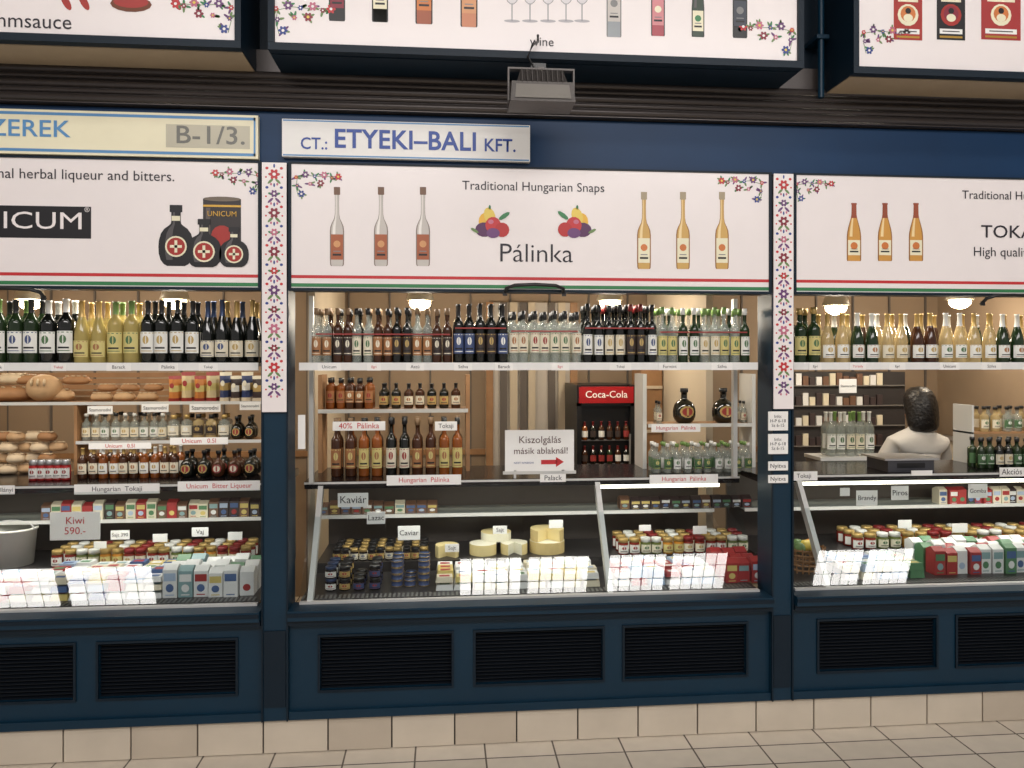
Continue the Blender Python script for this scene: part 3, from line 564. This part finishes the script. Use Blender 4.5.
# preserves on the raised rear step
JS=[(jr,capgold,labwhite,labred),(jgr,capwhite,labcream,labgreen),(jy,capgold,labyel,labor),(jr,capred,labcream,labgold)]
brow('pickle_jars',[(52,252,17,.085,.03,'jar',JS)],.52,ZD+.0505,3,.075)
brow('pickle_jars',[(618,748,12,.085,.03,'jar',JS)],.52,ZD+.0505,3,.075)
brow('pickle_jars',[(850,1100,20,.085,.03,'jar',JS)],.52,ZD+.0505,3,.075)
brow('pate_jars',[(332,428,11,.06,.026,'jar',[(jg,capblack,labgold,labred),(jg,capgold,labcream,labblue)])],.52,ZD+.0505,4,.065)
q=MB()
for i,u in enumerate((331,345,359,375)):
    for r_ in range(3):
        y=.2+r_*.07
        for s_ in range(2 if i!=2 else 1): bottle(q,X(u,.2),y,ZD+s_*.056,.054,.026,'jar',jg,[capblue,capblack,capblack,capblack][i],[labwhite,labgold,labblue,labblue][i],labred)
q.build('caviar_jars')
q=MB()
for i,u in enumerate((397,410,424)):
    for r_ in range(3):
        for s_ in range(4-(i%2)-(2 if i==1 else 0)):
            x=X(u,.24); y=.24+r_*.07; z=ZD+s_*.03
            q.lathe(x,y,z,[(0,0),(.027,0),(.027,.003),(.026,.004),(.026,.024),(.027,.025),(.027,.028),(0,.028)],[capblue,capgold,capblue,labblue,capblue,capgold,capblue],14)
q.build('fish_tins')
ch=m('cheese_yellow',(218,200,145),.5,var=.08,bump=.1); ch2=m('cheese_white',(225,221,200),.5,var=.05); rind=m('cheese_rind',(200,178,122),.6)
q=MB()
def wheel(q,x,y,z,r_,h_,c1,c2,cut=0):
    n=24; pts=[(r_*math.cos(a),r_*math.sin(a)) for a in [math.radians(-cut/2+ -90 + cut + (360-cut)*i/n) for i in range(n+1)]]
    for i in range(n): q.face([(x+pts[i][0],y+pts[i][1],z),(x+pts[i+1][0],y+pts[i+1][1],z),(x+pts[i+1][0],y+pts[i+1][1],z+h_),(x+pts[i][0],y+pts[i][1],z+h_)],c2,True); q.face([(x,y,z+h_),(x+pts[i][0],y+pts[i][1],z+h_),(x+pts[i+1][0],y+pts[i+1][1],z+h_)],c1)
    if cut:
        for p in (pts[0],pts[-1]): q.face([(x,y,z),(x+p[0],y+p[1],z),(x+p[0],y+p[1],z+h_),(x,y,z+h_)],c1)
zk=ZD+.0505
wheel(q,X(547,.62),.62,zk,.092,.06,ch2,rind,0); wheel(q,X(547,.62),.62,zk+.061,.088,.06,ch,rind,80)
wheel(q,X(483,.6),.6,zk,.07,.055,ch2,ch,0); wheel(q,X(514,.6),.6,zk,.07,.055,ch2,ch,60); wheel(q,X(497,.6),.68,zk+.056,.08,.04,ch,ch2,0)
wheel(q,X(447,.56),.56,zk,.06,.06,ch,ch,90)
q.build('cheese_wheels')
q=MB(); y=.6; x=X(14,y)
q.lathe(x,y,ZD+.0505,[(0,0),(.085,0),(.1,.17),(.106,.17),(.106,.18),(.097,.18),(.08,.03),(0,.03)],m('bucket_white',(215,212,205),.4),20)
q.tube([(x+.106*math.cos(a),y-.02,ZD+.22+.05*math.sin(a)) for a in [math.pi*i/12 for i in range(13)]],.003,steel); q.build('bucket')
q=MB(); x=X(806,.3)
for i in range(5): q.lathe(x,.32,ZD+.01+i*.025,[(.08+.004*i,0),(.086+.004*i,.004),(.08+.004*i,.01)],wood,18)
for i in range(18):
    a=2*math.pi*i/18; q.tube([(x+.08*math.cos(a),.32+.08*math.sin(a),ZD+.001),(x+.1*math.cos(a),.32+.1*math.sin(a),ZD+.125)],.004,wood,6)
for i in range(6): q.ell(x+random.uniform(-.06,.06),.32+random.uniform(-.05,.05),ZD+.12,.03,.03,.028,random.choice([orange,yellow,ltgreen]),10,6)
q.build('fruit_basket')

# ================= left bay back shelves
q=MB(); ys=.66; A=XB[0][0]+.05; B=X(262,ys)
for vv,ua in ((402,130),(441,130)):
    zz=Z(vv,ua,ys); q.box(A if vv==402 else X(76,ys),B,ys,ys+.16,zz-.012,zz-.0005,wood); q.box(A if vv==402 else X(76,ys),B,ys-.004,ys,zz-.014,zz+.002,alum)
q.box(X(74,ys),X(77,ys),ys,ys+.16,CT,Z(402,130,ys),wood)
for i in range(5): zz=Z(399-i*6,130,ys+.24); q.box(A,B,ys+.24,ys+.25,zz-.012,zz+.012,wood)
q.build('back_shelf')
crust=m('bread_crust',(150,108,70),.7,var=.35,ns=18,bump=.4); crust2=m('bread_light',(178,144,106),.7,var=.25,ns=18,bump=.4); crust3=m('bread_flour',(195,174,144),.75,var=.2,ns=22,bump=.4)
zz=Z(402,130,ys)
def loaf(q,x,y,z,L,r_,mt,rot=0):
    n=len(q.v); ca,sa=math.cos(rot),math.sin(rot); seg,rg=14,12
    for j in range(rg+1):
        t=-1+2*j/rg; rr=r_*(max(0,1-abs(t)**3.2))**.5
        for i in range(seg):
            a=2*math.pi*i/seg; xx=t*L; yy2=rr*math.cos(a); z2=rr*math.sin(a)*(.8 if math.sin(a)>0 else .55)+r_*.55
            q.v.append((x+xx*ca-yy2*sa,y+xx*sa+yy2*ca,z+z2))
    for j in range(rg):
        for i in range(seg):
            i2=(i+1)%seg; q.f.append((n+j*seg+i,n+j*seg+i2,n+(j+1)*seg+i2,n+(j+1)*seg+i)); q.mi.append(q._m(mt)); q.sm.append(True)
    for k in range(4):
        t=(-.6+.4*k)*L; q.ell(x+(t)*ca,y+(t)*sa-r_*.15,z+r_*1.28,.01,r_*.55,r_*.07,crust3,8,5,.5+rot)
q=MB()
for (u,L,r_,rot,cm) in [(-70,.13,.06,.1,crust),(-25,.13,.062,-.15,crust2),(8,.12,.058,.2,crust),(56,.09,.05,-.1,crust2)]: loaf(q,X(u,ys+.08),ys+.09,zz,L,r_,cm,rot)
q.ell(X(38,ys),ys+.06,zz+.07,.085,.07,.07,crust2,18,10)
for j in (-1,0,1): q.ell(X(38,ys)+j*.03,ys+.0,zz+.10,.006,.03,.02,crust3,8,5,.3)
for (u,L,r_,rot,cm) in [(-40,.12,.05,.1,crust2),(2,.09,.045,-.1,crust3),(66,.07,.035,.1,crust),(20,.08,.04,.3,crust)]: loaf(q,X(u,ys),ys+.11,zz+.085,L,r_,cm,rot)
for (u,rot) in [(95,.1),(118,-.1),(142,.15)]: loaf(q,X(u,ys),ys+.08,zz,.055,.035,crust2,rot); loaf(q,X(u+5,ys),ys+.09,zz+.05,.05,.03,crust,rot)
q.build('bread_loaves')
q=MB()
for row in range(4):
    for i in range(8-(row%2)): loaf(q,X(-62+(row%2)*8,ys)+i*.075,ys+.06+.03*(i%2),CT+row*.055,.045,.038,random.choice([crust,crust2,crust3]),random.uniform(-.6,.6))
q.build('bread_rolls')
q=MB()
for u in (34,42,50,58,66): bottle(q,X(u,.5),.5,CT,.10,.022,'jar',m('can_red',(165,38,38),.3,.3),steel,labwhite,labred)
q.build('drink_cans')
def bag(q,x,y,z,w_,h_,c1,c2,c3):
    P=[]
    for j in range(9):
        t=j/8; th=.026*math.sin(math.pi*t)**.6 if 0<j<8 else .002
        P.append((w_/2*(1-.12*math.sin(math.pi*t)),th,z+h_*t))
    lean=random.uniform(-.01,.01)
    for j in range(8):
        (w0,t0,z0),(w1_,t1,z1)=P[j],P[j+1]; mt=c2 if j in (3,4) else (c3 if j in (0,7) else c1)
        for s in (-1,1): q.face([(x-w0,y,z0),(x,y+s*t0,z0),(x+lean*.3,y+s*t1,z1),(x-w1_,y,z1)],mt,True); q.face([(x,y+s*t0,z0),(x+w0,y,z0),(x+w1_,y,z1),(x+lean*.3,y+s*t1,z1)],mt,True)
    q.disc(x,z+h_*.62,w_*.22,h_*.1,y-.03,c3)
bb=m('bag_blue',(52,66,108),.35); bo=m('bag_orange',(190,120,60),.35); by=m('bag_cream',(205,190,150),.4)
q=MB()
for i,u in enumerate((171,184,197,209)):
    for r_ in range(2): bag(q,X(u,ys),ys+.04+r_*.06,zz,.052,.13+.02*(i%2),[bo,by][i%2],labyel,labred)
for i,u in enumerate((222,233,244,255)):
    for r_ in range(2): bag(q,X(u,ys),ys+.04+r_*.06,zz,.046,.15-.02*(i%2),[bb,pkd][i%2],random.choice([labgold,labwhite]),labcream)
q.build('snack_bags')
z2=Z(441,130,ys)
brow('clear_spirit_bottles',[(82,168,9,.14,.022,'slim',[(gclear,capwhite,labcream,labgold),(gclear,capblack,labwhite,labgreen)]),(168,230,5,.13,.028,'square',[(gclear,capgold,labcream,labwhite),(gpale,capblack,labdark,labgold)]),(230,256,2,.12,.03,'flask',[(gdark,capblack,labred,labgold)])],ys+.04,z2,2,.07)
brow('bitter_liqueur_bottles',[(78,180,10,.15,.022,'bord',[(gbrown,capgold,labcream,labor),(amber,capwhite,labwhite,labgold)]),(180,258,5,.13,.038,'flask',[(gdark,capblack,labred,labgold),(gbrown,capblack,labcream,labred)])],ys-.12,CT,2,.08)

# ================= right bay back
q=MB(); ys=.95; zz=Z(457,850,ys); q.box(X(822,ys),X(878,ys),ys,ys+.2,0,zz-.021,m('cabinet_grey',(95,90,88),.5)); q.box(X(820,ys),X(880,ys),ys-.01,ys+.2,zz-.02,zz-.0005,alum); q.build('side_table')
brow('mineral_bottles',[(826,874,5,.26,.028,'bord',[(gclear,capwhite,labwhite,labgreen),(gclear,capgreen,labcream,labgreen)])],ys+.06,zz,2,.07)
brow('small_dark_bottles',[(976,1030,6,.16,.025,'slim',[(ggreen,capblack,labgreen,labwhite),(gdark,capblack,labcream,labgold)]),(1030,1090,5,.16,.03,'bord',[(gdark,capgold,labcream,labred)])],.48,CT,2,.06)
q=MB(); ys=.63; zz=Z(432,1000,ys); q.box(X(972,ys),X(1100,ys),ys,ys+.16,zz-.01,zz-.0005,wood); q.box(X(972,ys),X(974,ys),ys,ys+.16,CT,zz+.15,alum); q.build('back_shelf')
brow('liqueur_bottles',[(978,1090,10,.14,.024,'slim',[(gpale,capblack,labcream,labgreen),(gclear,capblack,labgreen,labwhite)])],ys+.04,zz,2,.06)
q=MB(); y=1.85
q.box(X(792,y),X(905,y),y,y+.25,0,Z(372,850,y),dark)
for vv in (385,405,425,445):
    zz=Z(vv,850,y); q.box(X(793,y),X(904,y),y-.02,y,zz-.008,zz,m('rack_grey',(110,106,102),.5))
    for i in range(13): q.box(X(795,y)+i*.05,X(795,y)+i*.05+.04,y-.018,y-.001,zz,zz+random.uniform(.05,.09),random.choice([CC[0],pkc,pkb,pkd,pkd,pkb]))
q.build('storage_rack')
q=MB(); y=1.9; zz=1.1
q.box(X(908,y),3.7,y,2.17,0,zz,tan); q.box(X(908,y),3.7,y-.02,2.17,zz,zz+.03,steel)
q.build('work_counter')
q=MB(); y=YT+.02
q.box(X(888,y),X(934,y),y,y+.2,CT,CT+.06,m('scale_grey',(60,60,65),.4)); q.box(X(884,y),X(938,y),y-.01,y+.22,CT+.06,CT+.07,steel); q.rect(X(897,y),X(925,y),CT+.02,CT+.045,y-.001,blk); q.build('weighing_scale')

for (u,v) in [(535,287),(1012,297),(8,291)]:
    q=MB(); y=-.06; x=X(u,y); z=Z(v+6,u,y); q.tube([(x-.13,y+.03,z-.005),(x-.125,y,z+.02),(x-.09,y-.01,z+.032),(x,y-.012,z+.036),(x+.09,y-.01,z+.032),(x+.125,y,z+.02),(x+.13,y+.03,z-.005)],.008,blk); q.box(x-.14,x-.12,y+.02,-.045,z-.012,z+.008,blk); q.box(x+.12,x+.14,y+.02,-.045,z-.012,z+.008,blk); q.build('shutter_handle')

# ================= person
def skin(name,verts,edges,rad,mt,parent,root=0,sub=2):
    me=bpy.data.meshes.new(name); me.from_pydata(verts,edges,[]); o=bpy.data.objects.new(name,me); scene.collection.objects.link(o)
    mo=o.modifiers.new('skin','SKIN'); mo.use_smooth_shade=True
    for i,r_ in enumerate(rad): me.skin_vertices[0].data[i].radius=(r_,r_) if not isinstance(r_,tuple) else r_
    me.skin_vertices[0].data[root].use_root=True
    su=o.modifiers.new('sub','SUBSURF'); su.levels=sub; su.render_levels=sub; me.materials.append(mt)
    if parent: par(o,parent)
    return o
yP=1.2; xP=X(918,yP); zS=Z(427,918,yP)
e=bpy.data.objects.new('shop_assistant',None); e.location=(xP,yP,0); scene.collection.objects.link(e)
def W(p): return (xP+p[0],yP+p[1],p[2])
coat=m('coat_white',(205,203,200),.85,var=.12,ns=6,bump=.3); skinm=m('skin',(180,130,104),.55,var=.05); hair=m('hair_black',(20,17,17),.4,ns=60,var=.5,bump=.6); trou=m('trousers',(40,45,60),.8)
zS=zS-.02
V=[(0,.0,.74),(0,.0,.90),(0,.01,zS-.26),(0.0,.02,zS-.15),(.01,.03,zS-.07),(.03,.04,zS+.0),(.03,.04,zS+.04),
   (-.14,.03,zS-.09),(-.19,.06,zS-.20),(-.20,.12,zS-.32),(-.17,.30,zS-.33),
   (.17,.03,zS-.09),(.21,.06,zS-.20),(.22,.12,zS-.32),(.17,.31,zS-.33)]
E=[(0,1),(1,2),(2,3),(3,4),(4,5),(5,6),(4,7),(7,8),(8,9),(9,10),(4,11),(11,12),(12,13),(13,14)]
R=[(.16,.12),(.145,.11),(.15,.115),(.16,.115),(.13,.10),(.065,.06),.048,.062,.055,.048,.036,.062,.055,.048,.036]
skin('coat',[W(p) for p in V],E,R,coat,e)
V=[(0,0,.78),(-.09,0,.74),(-.10,-.01,.42),(-.10,0,.07),(.09,0,.74),(.10,-.01,.42),(.10,0,.07)]
skin('trousers',[W(p) for p in V],[(0,1),(1,2),(2,3),(0,4),(4,5),(5,6)],[.13,.095,.065,.045,.095,.065,.045],trou,e)
q=MB()
for s in (-.10,.10): q.ell(xP+s,yP+.04,.04,.045,.12,.04,blk,12,8)
q.build('shoes',e)
hx,hy,hz=xP+.035,yP+.05,zS+.145
q=MB(); q.ell(hx,hy,hz,.072,.09,.105,skinm,20,14); q.ell(hx-.0,hy+.065,hz-.055,.045,.035,.045,skinm)
q.ell(hx-.0,hy+.095,hz-.012,.012,.018,.02,skinm,8,6)
for s in (-1,1): q.ell(hx+s*.073,hy+.01,hz-.01,.01,.018,.026,skinm,8,6); q.ell(hx+s*.03,hy+.082,hz+.012,.012,.008,.008,paper,8,6); q.ell(hx+s*.03,hy+.088,hz+.012,.005,.004,.005,blk,8,6)
q.ell(hx,hy+.088,hz-.048,.02,.006,.006,labred,8,6); q.build('head',e)
# shoulder-length hair: one closed surface of stacked rings, open only over the face
q=MB(); n0=len(q.v); seg=24
rings=[(.128,.012,.015,-.005),(.122,.045,.05,-.005),(.10,.073,.078,-.01),(.07,.088,.092,-.012),(.03,.096,.098,-.018),(-.02,.099,.090,-.028),(-.07,.100,.076,-.040),(-.115,.096,.062,-.05),(-.145,.082,.046,-.056),(-.155,.04,.02,-.058)]
for (dz,rx,ry,oy) in rings:
    for i in range(seg):
        a=2*math.pi*i/seg; wv=1+.03*math.sin(a*7+dz*30); q.v.append((hx+rx*math.cos(a)*wv,hy+oy+ry*math.sin(a)*wv,hz+dz))
for j in range(len(rings)-1):
    for i in range(seg):
        i2=(i+1)%seg; q.f.append((n0+j*seg+i,n0+j*seg+i2,n0+(j+1)*seg+i2,n0+(j+1)*seg+i)); q.mi.append(q._m(hair)); q.sm.append(True)
q.face([q.v[n0+i] for i in range(seg)],hair,True); q.build('hair',e)
V=[(.03,.04,zS+.0),(.033,.045,zS+.09)]; skin('neck',[W(p) for p in V],[(0,1)],[.05,.048],skinm,e)
for s,(ax,ay,az) in ((-1,(-.17,.31,zS-.33)),(1,(.17,.32,zS-.33))):
    V=[(ax,ay-.02,az),(ax,ay+.03,az-.005),(ax,ay+.07,az-.01)]; E=[(0,1),(1,2)]; R=[.03,(.036,.02),(.038,.016)]
    skin('palm',[W(p) for p in V],E,R,skinm,e,sub=1)
    for i,(ox,ln) in enumerate([(-.028,.062),(-.009,.075),(.010,.07),(.028,.055)]):
        V=[(ax+ox,ay+.075,az-.01),(ax+ox*1.1,ay+.085+ln*.45,az-.014),(ax+ox*1.15,ay+.085+ln*.8,az-.032),(ax+ox*1.15,ay+.085+ln,az-.05)]
        skin('finger_%d'%(i+1),[W(p) for p in V],[(0,1),(1,2),(2,3)],[.009,.0085,.008,.007],skinm,e,sub=1)
    V=[(ax-s*.02,ay+.03,az-.01),(ax-s*.05,ay+.06,az-.015),(ax-s*.055,ay+.09,az-.025)]
    skin('thumb',[W(p) for p in V],[(0,1),(1,2)],[.012,.010,.009],skinm,e,sub=1)

# ================= hall ceiling with skylights
q=MB(); hc=m('hall_ceiling',(105,98,90),.8); ZH=6.0; q.box(-8,9,-7,1.5,ZH+.05,ZH+.1,hc)
sky=m('skylight_pane',(255,252,248),.5,emit=11,var=0)
for i in range(10): q.box(-8+i*1.8,-7.9+i*1.8,-7,1.5,ZH-.06,ZH+.05,hc)
q.build('ceiling')
n_=0
for (xa,xb) in [(-5.6,-4.62),(-4.5,-3.5),(.2,.98),(1.06,1.84),(2.1,2.84),(2.92,3.65),(4.86,5.48),(5.55,6.17)]:
    q=MB(); n_+=1
    for i in range(5):
        for j in range(3):
            x0=xa+(xb-xa)*i/5; y0=-4.06+.56*j/3
            q.box(x0+.011,x0+(xb-xa)/5-.011,y0+.013,y0+.56/3-.013,ZH-.1,ZH-.08,sky)
    q.box(xa-.02,xb+.02,-4.08,-3.48,ZH-.078,ZH-.061,m('mullion',(60,55,50),.5)); q.build('window_%d'%n_)

def area(name,loc,rot,sx,sy,e_,col=(1,1,1)):
    L=bpy.data.lights.new(name,'AREA'); L.shape='RECTANGLE'; L.size=sx; L.size_y=sy; L.energy=e_; L.color=col
    o=bpy.data.objects.new(name,L); o.location=loc; o.rotation_euler=rot; scene.collection.objects.link(o); return o
area('hall_fill',(0.5,-5.5,4.5),(math.radians(50),0,0),7,1.0,225,(1,.95,.92))  # added soft fill for the facade, not a fixture of the hall
for bi,(a,b_) in enumerate(XB):
    q=MB(); cx=(a+b_)/2; q.lathe(cx-.8,.165,ZO+.055,[(0,0),(.012,0),(.012,1.6),(0,1.6)],tube_m,8,'x'); q.box(cx-.82,cx+.82,.14,.19,ZO+.07,ZO+.09,alum); q.build('hidden_fill_tube')  # added tubes, hidden behind the header to brighten the bottles
    area('header_fill',(cx,.2,ZO+.03),(0,0,0),1.8,.05,13,(1,.92,.8))  # added fill light that goes with the hidden tube
    area('case_glow',(cx,YT+.06,ZC-.075),(math.radians(0),0,0),1.7,.03,5.5,(1,.94,.84))
wd=bpy.data.worlds.new('hall_ambience'); scene.world=wd; wd.use_nodes=True; wd.node_tree.nodes['Background'].inputs[0].default_value=(.9,.86,.86,1); wd.node_tree.nodes['Background'].inputs[1].default_value=.42

bpy.context.view_layer.update()
for o,w_,h_,st in TX:
    d=o.dimensions
    if d.x>0 and d.y>0:
        s=w_/d.x
        if st and h_: o.scale=(s,h_/d.y,1)
        else:
            if h_: s=min(s,h_/d.y)
            o.scale=(s,s,s)
cam=bpy.data.cameras.new('camera'); cam.sensor_width=36; cam.lens=F/1024*36; cam.shift_y=-(384-HV)/1024; cam.clip_start=.05
co=bpy.data.objects.new('camera',cam); co.location=(0,-D,H); co.rotation_euler=(math.pi/2,0,-math.radians(5.1)); scene.collection.objects.link(co); scene.camera=co
